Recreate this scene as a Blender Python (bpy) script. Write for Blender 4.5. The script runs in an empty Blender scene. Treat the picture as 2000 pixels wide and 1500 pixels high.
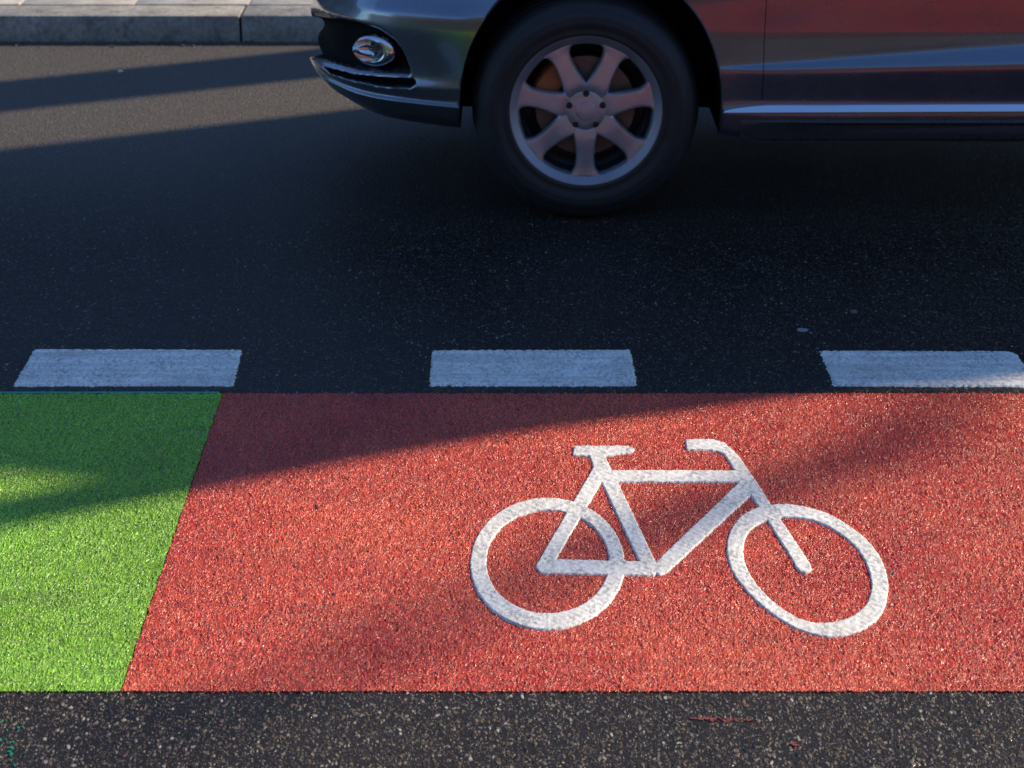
import bpy, bmesh, math, random
import numpy as np
from mathutils import Vector, Matrix
random.seed(7); rng = np.random.default_rng(5)
S = bpy.context.scene
COL = S.collection
R = math.radians

# ------------------------------------------------------------------ camera geometry
PITCH = R(22); FPX = 1620/math.tan(PITCH); H = 2.09*math.cos(PITCH)      # photo pixels (2000 wide), metres
cp, sp = math.cos(PITCH), math.sin(PITCH)
def G(px, py, z=0.0):
    """point of the ground plane seen at a photo pixel"""
    t = PITCH-math.atan((750-py)/FPX); Y = (H-z)/math.tan(t)
    Z = Y*cp+(H-z)*sp
    return ((px-1000)*Z/FPX, Y)
def project(x, y, z):
    Z = y*cp+(H-z)*sp; v = y*sp-(H-z)*cp
    return 1000+x/Z*FPX, 750-v/Z*FPX

SUN_AZ = R(25.5); SUN_EL = R(31)
ux, uy = math.cos(SUN_AZ), math.sin(SUN_AZ)          # horizontal direction towards the sun
nx, ny = -uy, ux

# ------------------------------------------------------------------ object helpers
def tag(o, label=None, cat=None, group=None, kind=None):
    if label: o['label'] = label
    if cat: o['category'] = cat
    if group: o['group'] = group
    if kind: o['kind'] = kind
    return o
def empty(name, loc=(0,0,0)):
    o = bpy.data.objects.new(name, None); o.location = loc; COL.objects.link(o); o.empty_display_size = .1
    return o
def link(name, me, mats, parent=None, smooth=True, sharp=35):
    o = bpy.data.objects.new(name, me); COL.objects.link(o)
    if not isinstance(mats, (list, tuple)): mats = [mats]
    if len(me.materials) == 0:
        for m in mats: me.materials.append(m)
    if smooth:
        me.polygons.foreach_set('use_smooth', np.ones(len(me.polygons), bool))
        if sharp: me.set_sharp_from_angle(angle=R(sharp))
    if parent:
        o.parent = parent
    return o
def mesh_np(name, v, f, mat_idx=None):
    """v: (n,3) array, f: (m,4) quad array"""
    me = bpy.data.meshes.new(name)
    v = np.asarray(v, np.float32); f = np.asarray(f, np.int32)
    me.vertices.add(len(v)); me.vertices.foreach_set('co', v.ravel())
    k = f.shape[1]
    me.loops.add(f.size); me.loops.foreach_set('vertex_index', f.ravel())
    me.polygons.add(len(f))
    me.polygons.foreach_set('loop_start', np.arange(0, f.size, k, dtype=np.int32))
    if mat_idx is not None: me.polygons.foreach_set('material_index', mat_idx.astype(np.int32))
    me.update(calc_edges=True); me.validate()
    return me
def grid_faces(nx_, ny_):
    i = np.arange(nx_-1); j = np.arange(ny_-1)
    a = (j[:,None]*nx_+i[None,:]).ravel()
    return np.stack([a, a+1, a+1+nx_, a+nx_], 1)
def grid_mesh(name, xs, ys, z=0.0, skirt=0.0):
    xs = np.asarray(xs, float); ys = np.asarray(ys, float)
    X, Y = np.meshgrid(xs, ys); Z = np.full_like(X, z)
    if skirt:
        Z[0,:] -= skirt; Z[-1,:] -= skirt; Z[:,0] -= skirt; Z[:,-1] -= skirt
    v = np.stack([X.ravel(), Y.ravel(), Z.ravel()], 1)
    return mesh_np(name, v, grid_faces(len(xs), len(ys)))
def grade(a, b, d0, g=1.15, dmax=.5):
    """coordinates from a (dense) to b (coarse)"""
    out = [a]; d = d0; s = 1 if b > a else -1
    while abs(b-out[-1]) > d*1.4:
        out.append(out[-1]+s*d); d = min(d*g, dmax)
    out.append(b); return out
def bm_link(name, bm, mats, parent=None, smooth=True, sharp=35):
    me = bpy.data.meshes.new(name); bm.to_mesh(me); bm.free()
    return link(name, me, mats, parent, smooth, sharp)
def add_box(bm, lo, hi, bevel=0.0):
    r = bmesh.ops.create_cube(bm, size=1)
    M = Matrix.Translation([(lo[i]+hi[i])/2 for i in range(3)]) @ Matrix.Diagonal([hi[i]-lo[i] for i in range(3)]+[1])
    bmesh.ops.transform(bm, matrix=M, verts=r['verts'])
    if bevel:
        es = list({e for v in r['verts'] for e in v.link_edges})
        bmesh.ops.bevel(bm, geom=es, offset=bevel, segments=2, profile=.5, affect='EDGES')
def lathe(bm, prof, n=96, axis='Y', c=(0,0,0), closed=False):
    """prof: list of (r, a): radius and position along the axis"""
    rings = []
    for r, a in prof:
        ring = []
        for k in range(n):
            t = 2*math.pi*k/n
            if axis == 'Y': p = (c[0]+r*math.cos(t), c[1]+a, c[2]+r*math.sin(t))
            else: p = (c[0]+r*math.cos(t), c[1]+r*math.sin(t), c[2]+a)
            ring.append(bm.verts.new(p))
        rings.append(ring)
    m = len(rings)
    for i in range(m if closed else m-1):
        A, B = rings[i], rings[(i+1) % m]
        for k in range(n):
            bm.faces.new((A[k], A[(k+1)%n], B[(k+1)%n], B[k]))
    bmesh.ops.recalc_face_normals(bm, faces=bm.faces)
    return rings

# ------------------------------------------------------------------ material helpers
class NT:
    def __init__(s, name):
        s.m = bpy.data.materials.new(name); s.m.use_nodes = True
        s.t = s.m.node_tree; s.b = s.t.nodes['Principled BSDF']; s.out = s.t.nodes['Material Output']
    def n(s, typ, **kw):
        d = s.t.nodes.new(typ)
        for k, v in kw.items():
            if k in d.inputs.keys() and not hasattr(d, k): d.inputs[k].default_value = v
            else: setattr(d, k, v)
        return d
    def l(s, a, b): s.t.links.new(a, b)
    def inp(s, nd, key, v):
        if isinstance(v, bpy.types.NodeSocket): s.l(v, nd.inputs[key])
        else: nd.inputs[key].default_value = v
    def coords(s, scale=(1,1,1), loc=(0,0,0)):
        tc = s.n('ShaderNodeTexCoord'); mp = s.n('ShaderNodeMapping')
        mp.inputs['Scale'].default_value = scale; mp.inputs['Location'].default_value = loc
        s.l(tc.outputs['Object'], mp.inputs['Vector']); return mp.outputs[0]
    def noise(s, vec, scale, detail=2, rough=.5, dist=0.0):
        d = s.n('ShaderNodeTexNoise'); s.l(vec, d.inputs['Vector'])
        d.inputs['Scale'].default_value = scale; d.inputs['Detail'].default_value = detail
        d.inputs['Roughness'].default_value = rough; d.inputs['Distortion'].default_value = dist
        return d.outputs['Fac']
    def voro(s, vec, scale, feature='F1', rnd=1.0, smooth=.3):
        d = s.n('ShaderNodeTexVoronoi'); d.feature = feature; s.l(vec, d.inputs['Vector'])
        d.inputs['Scale'].default_value = scale; d.inputs['Randomness'].default_value = rnd
        if feature == 'SMOOTH_F1': d.inputs['Smoothness'].default_value = smooth
        return d
    def math(s, op, a, b=0.0, c=None, clamp=False):
        d = s.n('ShaderNodeMath'); d.operation = op; d.use_clamp = clamp
        s.inp(d, 0, a); s.inp(d, 1, b)
        if c is not None: s.inp(d, 2, c)
        return d.outputs[0]
    def ramp(s, fac, stops, interp='LINEAR'):
        d = s.n('ShaderNodeValToRGB'); d.color_ramp.interpolation = interp
        e = d.color_ramp.elements
        while len(e) < len(stops): e.new(.5)
        for k, (p, c) in enumerate(stops):
            e[k].position = p
            e[k].color = (c, c, c, 1) if isinstance(c, (int, float)) else (*c, 1)
        s.l(fac, d.inputs[0]); return d.outputs[0]
    def mix(s, fac, a, b, blend='MIX'):
        d = s.n('ShaderNodeMix'); d.data_type = 'RGBA'; d.blend_type = blend
        for k, v in ((0, fac), (6, a), (7, b)):
            if isinstance(v, bpy.types.NodeSocket): s.l(v, d.inputs[k])
            else: d.inputs[k].default_value = v if k == 0 else (*v, 1)
        return d.outputs[2]
    def maprange(s, v, a, b, c=0.0, d_=1.0, smooth=False):
        d = s.n('ShaderNodeMapRange'); d.interpolation_type = 'SMOOTHSTEP' if smooth else 'LINEAR'
        s.l(v, d.inputs[0])
        for k, x in zip((1,2,3,4), (a,b,c,d_)): d.inputs[k].default_value = x
        return d.outputs[0]
    def set(s, **kw):
        for k, v in kw.items():
            key = {'base':'Base Color','rough':'Roughness','metal':'Metallic','spec':'Specular IOR Level','coat':'Coat Weight','coat_rough':'Coat Roughness'}[k]
            if isinstance(v, bpy.types.NodeSocket): s.l(v, s.b.inputs[key])
            elif isinstance(v, tuple): s.b.inputs[key].default_value = (*v, 1)
            else: s.b.inputs[key].default_value = v
        return s
    def bump(s, height, dist=.002, strength=1.0):
        d = s.n('ShaderNodeBump'); d.inputs['Distance'].default_value = dist; d.inputs['Strength'].default_value = strength
        s.l(height, d.inputs['Height']); s.l(d.outputs[0], s.b.inputs['Normal']); return s
    def disp(s, height, scale, mid=.5, both=True):
        d = s.n('ShaderNodeDisplacement'); d.inputs['Scale'].default_value = scale; d.inputs['Midlevel'].default_value = mid
        s.l(height, d.inputs['Height']); s.l(d.outputs[0], s.out.inputs['Displacement'])
        s.m.displacement_method = 'BOTH' if both else 'BUMP'; return s

def simple(name, base, rough=.5, metal=0.0, spec=.5, coat=0.0, nscale=None, namp=.15, bump=0.0):
    m = NT(name); m.set(base=base, rough=rough, metal=metal, spec=spec, coat=coat)
    if nscale:
        v = m.coords(); n = m.noise(v, nscale, 4, .6)
        f = m.maprange(n, .25, .75, 1-namp, 1+namp)
        c = m.n('ShaderNodeCombineColor')
        for k in range(3): m.l(f, c.inputs[k])
        m.set(base=m.mix(1.0, base, c.outputs[0], 'MULTIPLY'))
        m.set(rough=m.maprange(n, .3, .7, max(rough-.08, .02), min(rough+.08, 1)))
        if bump: m.bump(n, bump)
    return m.m

# ---- asphalt: dark binder with exposed stones
def asphalt():
    m = NT('asphalt'); v = m.coords(); vw = m.coords((1, .62, 1))
    wn = m.n('ShaderNodeTexNoise'); m.l(vw, wn.inputs['Vector']); wn.inputs['Scale'].default_value = 60; wn.inputs['Detail'].default_value = 1
    off = m.n('ShaderNodeVectorMath', operation='MULTIPLY_ADD')
    m.l(wn.outputs['Color'], off.inputs[0]); off.inputs[1].default_value = (.012,.012,0); m.l(vw, off.inputs[2])
    w = off.outputs[0]
    big = m.voro(w, 125); small = m.voro(w, 270); tiny = m.voro(w, 520)
    def stones(vo, lo, hi, keep):
        rnd = m.n('ShaderNodeSeparateColor'); m.l(vo.outputs['Color'], rnd.inputs[0])
        k = m.maprange(rnd.outputs[0], keep-.01, keep+.01)
        shape = m.maprange(vo.outputs['Distance'], hi, lo, 0, 1, True)
        return m.math('MULTIPLY', shape, k), rnd
    sb, rb = stones(big, .24, .52, .42)
    ss, rs = stones(small, .22, .50, .45)
    st_, rt = stones(tiny, .20, .50, .72)
    pal = [(0, (.014,.013,.012)), (.25, (.050,.040,.032)), (.45, (.095,.076,.062)), (.60, (.15,.092,.058)), (.74, (.13,.11,.09)), (.92, (.18,.155,.13)), (1, (.42,.38,.33))]
    cb = m.ramp(rb.outputs[1], pal); cs = m.ramp(rs.outputs[1], pal)
    mott = m.noise(v, 2.2, 4, .6)
    binder = m.ramp(mott, [(.3, (.013,.0105,.0085)), (.7, (.023,.0185,.0150))])
    c = m.mix(ss, binder, cs); c = m.mix(m.math('MULTIPLY', st_, .8), c, m.ramp(rt.outputs[1], pal)); c = m.mix(sb, c, cb)
    # darker, with less stone showing, towards the middle of the road
    sep = m.n('ShaderNodeSeparateXYZ'); m.l(v, sep.inputs[0])
    mid_tone = m.maprange(sep.outputs[1], 3.8, 4.9, 0, .2)
    c = m.mix(m.maprange(sep.outputs[1], 3.8, 4.9, 0, .45), c, m.mix(.5, (.004,.004,.0045), (.008,.008,.0085)))
    # dusty and paler towards the gutter, with sun glare mixed into the colour
    dust_glare = m.math('MULTIPLY', m.maprange(sep.outputs[1], 5.8, 7.4, 0, .8, True), m.maprange(m.noise(w, 150, 4, .8), .38, .60, .0, 1.1))
    c = m.mix(dust_glare, c, (.165,.145,.125))
    m.set(base=c, spec=.2)
    fine = m.noise(w, 420, 2, .6)
    gl = m.math('MULTIPLY', st_, m.math('GREATER_THAN', rt.outputs[2], .6))
    m.set(rough=m.math('SUBTRACT', m.maprange(fine, .3, .7, .28, .55), m.math('MULTIPLY', gl, .2)))
    m.set(spec=m.maprange(gl, 0, 1, .2, .6))
    h = m.math('ADD', m.math('MULTIPLY', sb, .6), m.math('MULTIPLY', ss, .35))
    h = m.math('ADD', h, m.math('MULTIPLY', fine, .35))
    h = m.math('ADD', h, m.math('MULTIPLY', m.noise(w, 140, 2), .5))
    m.disp(h, .0022, .6)
    return m.m

# ---- thick gritty road paint (red, green)
def paint(name, c_lo, c_hi, seed):
    m = NT(name); v = m.coords(); w = m.coords((1, .5, 1), (seed, seed*.7, 0))
    wn = m.n('ShaderNodeTexNoise'); m.l(w, wn.inputs['Vector']); wn.inputs['Scale'].default_value = 45; wn.inputs['Detail'].default_value = 2
    off = m.n('ShaderNodeVectorMath', operation='MULTIPLY_ADD')
    m.l(wn.outputs['Color'], off.inputs[0]); off.inputs[1].default_value = (.022,.022,0); m.l(w, off.inputs[2])
    ww = off.outputs[0]
    a = m.voro(ww, 200, 'SMOOTH_F1', 1, .3).outputs['Distance']
    hum = m.maprange(a, .60, .06, 0, 1, True)
    n1 = m.noise(ww, 225, 3, .62, .4); n2 = m.noise(w, 55, 3, .6)
    fine = m.noise(w, 520, 2, .6)
    h = m.math('MULTIPLY', hum, .55)
    h = m.math('ADD', h, m.math('MULTIPLY', n1, .62))
    h = m.math('ADD', h, m.math('MULTIPLY', n2, .65))
    wr = m.coords((1, .34, 1), (seed*2, 1, 0)); wrinkle = m.noise(wr, 75, 3, .55, 1.6)
    ridge = m.math('SUBTRACT', 1.0, m.math('ABSOLUTE', m.maprange(wrinkle, .25, .75, -1.6, 1.6)))
    h = m.math('ADD', h, m.math('MULTIPLY', ridge, .42))
    h = m.math('ADD', h, m.math('MULTIPLY', fine, .12))
    worn = m.noise(v, 5.5, 4, .65)
    h = m.math('MULTIPLY', h, m.maprange(worn, .3, .7, .78, 1.12))
    big = m.noise(v, 1.7, 4, .6)
    c = m.ramp(big, [(.3, c_lo), (.7, c_hi)])
    # low spots between the bumps are coloured darker
    pit = m.maprange(m.math('ADD', m.math('MULTIPLY', n1, .7), m.math('MULTIPLY', hum, .3)), .455, .335, 0, 1)
    c = m.mix(m.math('MULTIPLY', pit, .55), c, (.014,.012,.013))
    # scattered missing flakes and rubber-dark scuffs
    hole = m.voro(ww, 13); hr = m.n('ShaderNodeSeparateColor'); m.l(hole.outputs['Color'], hr.inputs[0])
    c = m.mix(m.math('MULTIPLY', m.maprange(hole.outputs['Distance'], .075, .045), m.math('GREATER_THAN', hr.outputs[0], .35)), c, (.012,.011,.011))
    sc_ = m.noise(m.coords((.35, 1.3, 1), (seed, 2, 0)), 4.5, 5, .7)
    c = m.mix(m.maprange(sc_, .54, .76, 0, .38), c, (.055,.030,.032))
    m.set(base=c, spec=.5, rough=m.maprange(n2, .3, .7, .19, .38))
    m.disp(h, .0046, 1.1)
    return m.m

def white_paint(name, streak=False, seed=0.0):
    m = NT(name); v = m.coords((1, .55, 1), (seed, seed, 0)); st = m.coords((.06, 1, 1), (seed, 0, 0))
    oi = m.n('ShaderNodeObjectInfo')
    def shift(q):
        a = m.n('ShaderNodeVectorMath', operation='MULTIPLY_ADD'); m.l(oi.outputs['Location'], a.inputs[0]); a.inputs[1].default_value = (7.3, 7.3, 7.3); m.l(q, a.inputs[2]); return a.outputs[0]
    v = shift(v); st = shift(st)
    n = m.noise(v, 75, 3, .65); b = m.noise(v, 9, 4, .6); f = m.noise(v, 330, 2, .6)
    c = m.ramp(b, [(.3, (.67,.635,.575)), (.7, (.87,.835,.765))])
    d = m.maprange(m.noise(v, 130, 3, .7), .46, .58, 0, .72, True)
    c = m.mix(m.math('MULTIPLY', d, m.maprange(m.noise(v, 22, 3, .6), .35, .6, .3, 1)), c, (.30,.285,.275))
    c = m.mix(m.maprange(f, .62, .72, 0, .7), c, (.16,.15,.15))
    if streak:
        s_ = m.noise(st, 34, 4, .65)
        c = m.mix(m.maprange(s_, .42, .68, 0, .55), c, (.36,.33,.31))
        g = m.noise(v, 160, 2, .6)
        c = m.mix(m.maprange(g, .58, .70, 0, .6), c, (.12,.115,.12))
    m.set(base=c, rough=.6, spec=.4)
    h = m.math('ADD', m.math('MULTIPLY', n, .7), m.math('MULTIPLY', f, .35))
    m.bump(h, .0016, .8)
    return m.m

def granite(name, lo, hi, bumpd=.002):
    m = NT(name); v = m.coords()
    n = m.noise(v, 60, 5, .75); b = m.noise(v, 7.0, 5, .7)
    c = m.ramp(n, [(.3, lo), (.7, hi)])
    c = m.mix(m.maprange(b, .40, .65, 0, .45), c, tuple(x*.55 for x in lo))
    sp_ = m.voro(v, 110).outputs['Distance']
    c = m.mix(m.maprange(sp_, .16, .08, 0, .5), c, (.10,.095,.09))
    bl = m.noise(v, 16, 4, .7); c = m.mix(m.maprange(bl, .52, .68, 0, .5), c, tuple(x*.35 for x in lo))
    m.set(base=c, rough=.75, spec=.35); m.bump(m.math('ADD', n, m.math('MULTIPLY', b, .6)), bumpd*2)
    return m.m

def car_paint():
    m = NT('metallic_grey_paint'); v = m.coords()
    fl = m.voro(v, 1500).outputs['Color']
    s_ = m.n('ShaderNodeSeparateColor'); m.l(fl, s_.inputs[0])
    c = m.ramp(s_.outputs[0], [(0, (.155,.17,.205)), (1, (.24,.26,.305))])
    dirt = m.noise(v, 6, 5, .65)
    m.set(base=c, metal=.85, rough=m.maprange(dirt, .3, .7, .20, .30), coat=1.0, coat_rough=.05)
    return m.m

M_ASPH = asphalt()
M_RED = paint('red_road_paint', (.54,.042,.026), (.76,.108,.050), 3.1)
M_GREEN = paint('green_road_paint', (.19,.39,.014), (.245,.54,.032), 8.3)
M_WHITE = white_paint('white_symbol_paint')
M_DASH = white_paint('worn_white_line_paint', True, 4.2)
M_KERB = granite('kerb_granite', (.20,.19,.17), (.48,.445,.385))
M_PAVE = granite('pavement_concrete', (.42,.385,.33), (.56,.52,.45), .001)
M_JOINT = simple('joint_dirt', (.02,.018,.016), .9, nscale=40)
M_CAR = car_paint()
M_RUBBER = simple('tyre_rubber', (.021,.022,.025), .55, spec=.4, nscale=30, namp=.25)
M_BLACK = simple('black_plastic', (.012,.012,.013), .45, nscale=50, namp=.2)
M_LINER = simple('wheel_well_liner', (.008,.008,.008), .9, spec=.1, nscale=20)
M_ALLOY = simple('silver_alloy', (.47,.48,.54), .32, metal=.75, nscale=14, namp=.12)
M_RIM = simple('rim_lip_alloy', (.30,.30,.34), .5, metal=.7, nscale=14, namp=.15)
M_BARREL = simple('dark_alloy_barrel', (.05,.05,.055), .5, metal=.5, nscale=14)
M_DISC = simple('worn_brake_disc', (.20,.15,.135), .45, metal=.5, nscale=30, namp=.3)
M_CALIPER = simple('rusty_caliper', (.42,.13,.05), .6, metal=.1, nscale=40, namp=.3)
M_CHROME = simple('chrome', (.80,.81,.83), .07, metal=1.0, nscale=5, namp=.03)
M_TRIM = simple('brushed_aluminium_trim', (.80,.81,.84), .16, metal=1.0, nscale=5, namp=.03)
M_LENS = simple('lamp_glass', (.03,.035,.04), .03, spec=.8, coat=1.0, nscale=30)
M_GLASS = simple('tinted_glass', (.012,.014,.016), .04, spec=.6, coat=1.0, nscale=3)
M_CONC = granite('pier_concrete', (.24,.235,.22), (.36,.35,.33), .004)
M_STEEL = simple('painted_steel', (.09,.11,.10), .5, nscale=8)
M_BRICK = None

# ------------------------------------------------------------------ ground, road, lane
Y_NEAR, Y_FAR = G(1000, 1352)[1], G(1000, 770)[1]       # edges of the coloured lane
Y_KERB = G(1000, 82)[1]; KH = .114

gr = bpy.data.meshes.new('ground'); gv = 600
gr.from_pydata([(-gv,-gv,-.05),(gv,-gv,-.05),(gv,gv,-.05),(-gv,gv,-.05)], [], [(0,1,2,3)])
m = NT('earth'); v = m.coords(); n = m.noise(v, .3, 6, .6)
m.set(base=m.ramp(n, [(.3,(.05,.045,.04)),(.7,(.09,.085,.075))]), rough=.9)
tag(link('ground', gr, m.m), kind='structure')

xd = np.arange(-1.02, 1.0201, .0017)
xs = np.concatenate([np.array(grade(-1.02, -45, .004, 1.12, 2.0))[1:][::-1], xd, np.array(grade(1.02, 45, .004, 1.12, 2.0))[1:]])
ys = np.concatenate([np.array(grade(2.96, -5.0, .006, 1.25, .4))[1:][::-1], np.arange(2.96, Y_NEAR+.012, .0024),
                     np.linspace(Y_NEAR+.02, Y_FAR-.02, 40), np.arange(Y_FAR-.01, Y_KERB+.02, .011)])
rme = grid_mesh('road', xs, ys, 0)
ra = np.empty(len(rme.vertices)*3, np.float32); rme.vertices.foreach_get('co', ra); ra = ra.reshape(-1,3)
ra[(ra[:,1] > Y_NEAR+.013) & (ra[:,1] < Y_FAR-.015), 2] = -.006       # the coating fills a shallow milled bed
rme.vertices.foreach_set('co', ra.ravel()); rme.update()
tag(link('road', rme, M_ASPH, sharp=None), kind='structure')

# edge between green and red
XG = (G(433,770)[0]+G(238,1355)[0])/2
yl = np.arange(Y_NEAR, Y_FAR+1e-6, .0026); yl[-1] = Y_FAR
yl = np.concatenate([[yl[0]], yl, [yl[-1]]])
xr = np.concatenate([np.arange(XG, 1.29, .0017), np.array(grade(1.29, 14, .004, 1.12, .5))])
xr = np.concatenate([[xr[0]], xr, [xr[-1]]])
xg = np.concatenate([np.array(grade(-1.29, -9, .004, 1.12, .5))[::-1][:-1], np.arange(-1.29, XG-.0005, .0017)])
xg = np.concatenate([[xg[0]], xg, [xg[-1]]])
def rag_edges(me, xe):
    n_v = len(me.vertices); a_ = np.empty(n_v*3, np.float32); me.vertices.foreach_get('co', a_); a_ = a_.reshape(-1,3)
    x_, y_ = a_[:,0].astype(float), a_[:,1].astype(float)
    for yy, sd in ((Y_NEAR, 21), (Y_FAR, 22)):
        wgt = np.clip(1-abs(y_-yy)/.012, 0, 1); a_[:,1] += wgt*(.0011*smooth_noise(x_, y_*0, .03, sd)+.0009*smooth_noise(x_, y_*0, .009, sd+5))
    wgt = np.clip(1-abs(x_-xe)/.012, 0, 1); a_[:,0] += wgt*(.0010*smooth_noise(x_*0, y_, .05, 23)+.0007*smooth_noise(x_*0, y_, .014, 24))
    me.vertices.foreach_set('co', a_.ravel()); me.update(); return me
def smooth_noise(X, Y, wl, seed):
    r = np.random.default_rng(seed); out = np.zeros_like(X)
    for k in range(14):
        a = r.uniform(0, 2*math.pi); f = 2*math.pi/(wl*r.uniform(.6,1.6)); out += np.sin(f*(X*math.cos(a)+Y*math.sin(a))+r.uniform(0,6.28))
    return out/14**.5
red = link('cycle_lane', rag_edges(grid_mesh('cycle_lane', xr, yl, .0030, .006), XG), M_RED, sharp=None)
tag(red, 'gritty red painted cycle lane with the white bicycle symbol on it', kind='structure')
grn = link('green_lane', rag_edges(grid_mesh('green_lane', xg, yl, .0030, .006), XG-.0005), M_GREEN, sharp=None)
tag(grn, 'bright green painted lane section at the left of the red lane', kind='structure')
# turquoise undercoat showing along the far edge of the green paint
ye = [Y_FAR-.001, Y_FAR+.004, Y_FAR+.010]
xe = np.arange(-3, XG-.002, .01)
ug = link('undercoat_edge', grid_mesh('undercoat_edge', xe, ye, .0032), simple('turquoise_paint', (.004,.30,.19), .5, nscale=90, namp=.4), sharp=None)
tag(ug, 'thin turquoise undercoat line along the far edge of the green lane', kind='structure')

# ------------------------------------------------------------------ painted marks (raised thermoplastic) from outlines
def cr_closed(P, n=8):
    P = np.asarray(P, float); m_ = len(P); out = []
    for i in range(m_):
        p0, p1, p2, p3 = P[i-1], P[i], P[(i+1)%m_], P[(i+2)%m_]
        for k in range(n):
            t = k/n
            out.append(.5*((2*p1)+(-p0+p2)*t+(2*p0-5*p1+4*p2-p3)*t*t+(-p0+3*p1-3*p2+p3)*t**3))
    return np.array(out)
def sdf(poly, X, Y):
    poly = np.asarray(poly, float)
    d = np.full(X.shape, 1e9); ins = np.zeros(X.shape, bool)
    for (x0,y0),(x1,y1) in zip(poly, np.roll(poly,-1,0)):
        ex, ey = x1-x0, y1-y0; L = ex*ex+ey*ey+1e-18
        t = np.clip(((X-x0)*ex+(Y-y0)*ey)/L, 0, 1)
        d = np.minimum(d, (X-x0-t*ex)**2+(Y-y0-t*ey)**2)
        c = ((y0 > Y) != (y1 > Y)) & (X < (x1-x0)*(Y-y0)/(y1-y0+1e-18)+x0)
        ins ^= c
    d = np.sqrt(d); return np.where(ins, -d, d)
def smooth_noise(X, Y, wl, seed):
    r = np.random.default_rng(seed); out = np.zeros_like(X)
    for k in range(14):
        a = r.uniform(0, 2*math.pi); f = 2*math.pi/(wl*r.uniform(.6,1.6)); out += np.sin(f*(X*math.cos(a)+Y*math.sin(a))+r.uniform(0,6.28))
    return out/14**.5
def mark(name, shapes, mat, top, dx=.0016, dy=.0024, rag=.0012, bottom=.0, seed=1, w=.0035):
    """shapes: list of (outer polygon, hole polygon or None) in ground metres; union raised to 'top'"""
    allp = np.concatenate([np.asarray(s[0]) for s in shapes])
    x0, y0 = allp.min(0)-.012; x1, y1 = allp.max(0)+.012
    xs_ = np.arange(x0, x1, dx); ys_ = np.arange(y0, y1, dy)
    X, Y = np.meshgrid(xs_, ys_); D = np.full(X.shape, 1e9)
    for o, h in shapes:
        d = sdf(o, X, Y)
        if h is not None: d = np.maximum(d, -sdf(h, X, Y))
        D = np.minimum(D, d)
    D = D+rag*smooth_noise(X, Y, .016, seed)+.6*rag*smooth_noise(X, Y, .006, seed+9)
    t = np.clip((w*.5-D)/w, 0, 1); t = t*t*(3-2*t)
    Z = bottom+(top-bottom)*t+.0004*smooth_noise(X, Y, .02, seed+3)*t
    F = grid_faces(len(xs_), len(ys_)); keep = (D.ravel()[F] < w*.5).any(1); F = F[keep]
    used, inv = np.unique(F, return_inverse=True)
    v_ = np.stack([X.ravel(), Y.ravel(), Z.ravel()], 1)[used]
    c = np.array([v_[:,0].mean(), v_[:,1].mean(), 0]); v_ = v_-c
    o = link(name, mesh_np(name, v_, inv.reshape(-1,4)), mat, sharp=None); o.location = c
    return o
g = lambda pts: np.array([G(*p) for p in pts])
zA = lambda pts: [(900+x/4.411, 850+y/4.411) for x, y in pts]
zB = lambda pts: [(1300+x/3.571, 840+y/3.571) for x, y in pts]
def ell(cx, cy, rx, ry, n=72): return [(cx+rx*math.cos(2*math.pi*k/n), cy+ry*math.sin(2*math.pi*k/n)) for k in range(n)]
fw_o = cr_closed(zB([(880,533),(1090,580),(1250,660),(1400,775),(1500,905),(1545,1040),(1550,1130),(1525,1255),(1450,1355),(1330,1425),(1180,1458),(1050,1445),(900,1395),(760,1310),(640,1215),(540,1110),(465,1000),(432,900),(428,810),(455,710),(520,620),(620,560),(740,535)]), 4)
fw_i = cr_closed(zB([(880,622),(1010,640),(1130,685),(1250,765),(1340,850),(1400,950),(1430,1050),(1430,1140),(1395,1230),(1320,1300),(1210,1345),(1090,1360),(980,1345),(860,1290),(740,1200),(640,1095),(570,980),(540,870),(555,770),(600,700),(690,650),(790,625)]), 4)
bike = [
 (g(ell(1069,1105,151,129)), g(ell(1069.5,1101,119.5,101))),
 (g(fw_o), g(fw_i)),
 (g(zA([(972,107),(1430,107),(1482,122),(1502,145),(1480,162),(1290,192),(1240,197),(1110,197),(965,192)])), None),
 (g(zA([(1105,190),(1240,190),(1300,315),(1360,430),(1700,1150),(1712,1185),(1660,1225),(1580,1215),(1535,1105),(1215,430),(1140,290)])), None),
 (g(zA([(1145,285),(1240,420),(1205,430),(820,1085),(800,1200),(690,1208),(640,1155),(660,1110)])), None),
 (g(zA([(800,1085),(1560,1105),(1640,1228),(1300,1220),(690,1208),(660,1190)])), None),
 (g([(1188,922),(1440,922.5),(1465,945),(1205,945.5)]), None),
 (g([(1448,941),(1472,966),(1303,1122),(1288,1128),(1277,1120),(1283,1099)]), None),
 (g(zB([(135,78),(250,76),(340,80),(410,102),(470,150),(520,205),(580,295),(640,380),(735,530),(800,630),(970,885),(1010,950),(1022,985),(1010,1005),(975,1015),(935,1000),(905,965),(870,900),(710,645),(655,565),(590,460),(530,365),(480,295),(405,180),(360,160),(300,152),(148,150)])), None),
]
b = mark('bicycle_symbol', bike, M_WHITE, .0060, rag=.0005, seed=3)
tag(b, 'white bicycle pictogram painted on the red cycle lane', 'road symbol')

DG = 'white dashes beside the cycle lane'
def dash(px, label, seed):
    P = g(px)
    o = mark('line_dash', [(P, None)], M_DASH, .0042, .0034, .005, .0016, -.001, seed)
    return tag(o, label, 'road marking', DG)
dash([(68,684),(471,685),(455,754),(28,754)], 'worn white road dash above the green lane', 11)
dash([(845,686),(1230,685),(1243,754),(841,754)], 'worn white road dash in front of the car wheel, fully in shade', 12)
dash([(1603,687),(1968,688),(1984,693),(2000,714),(2024,756),(1630,754)], 'worn white road dash partly in sun at the right edge', 13)

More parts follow.
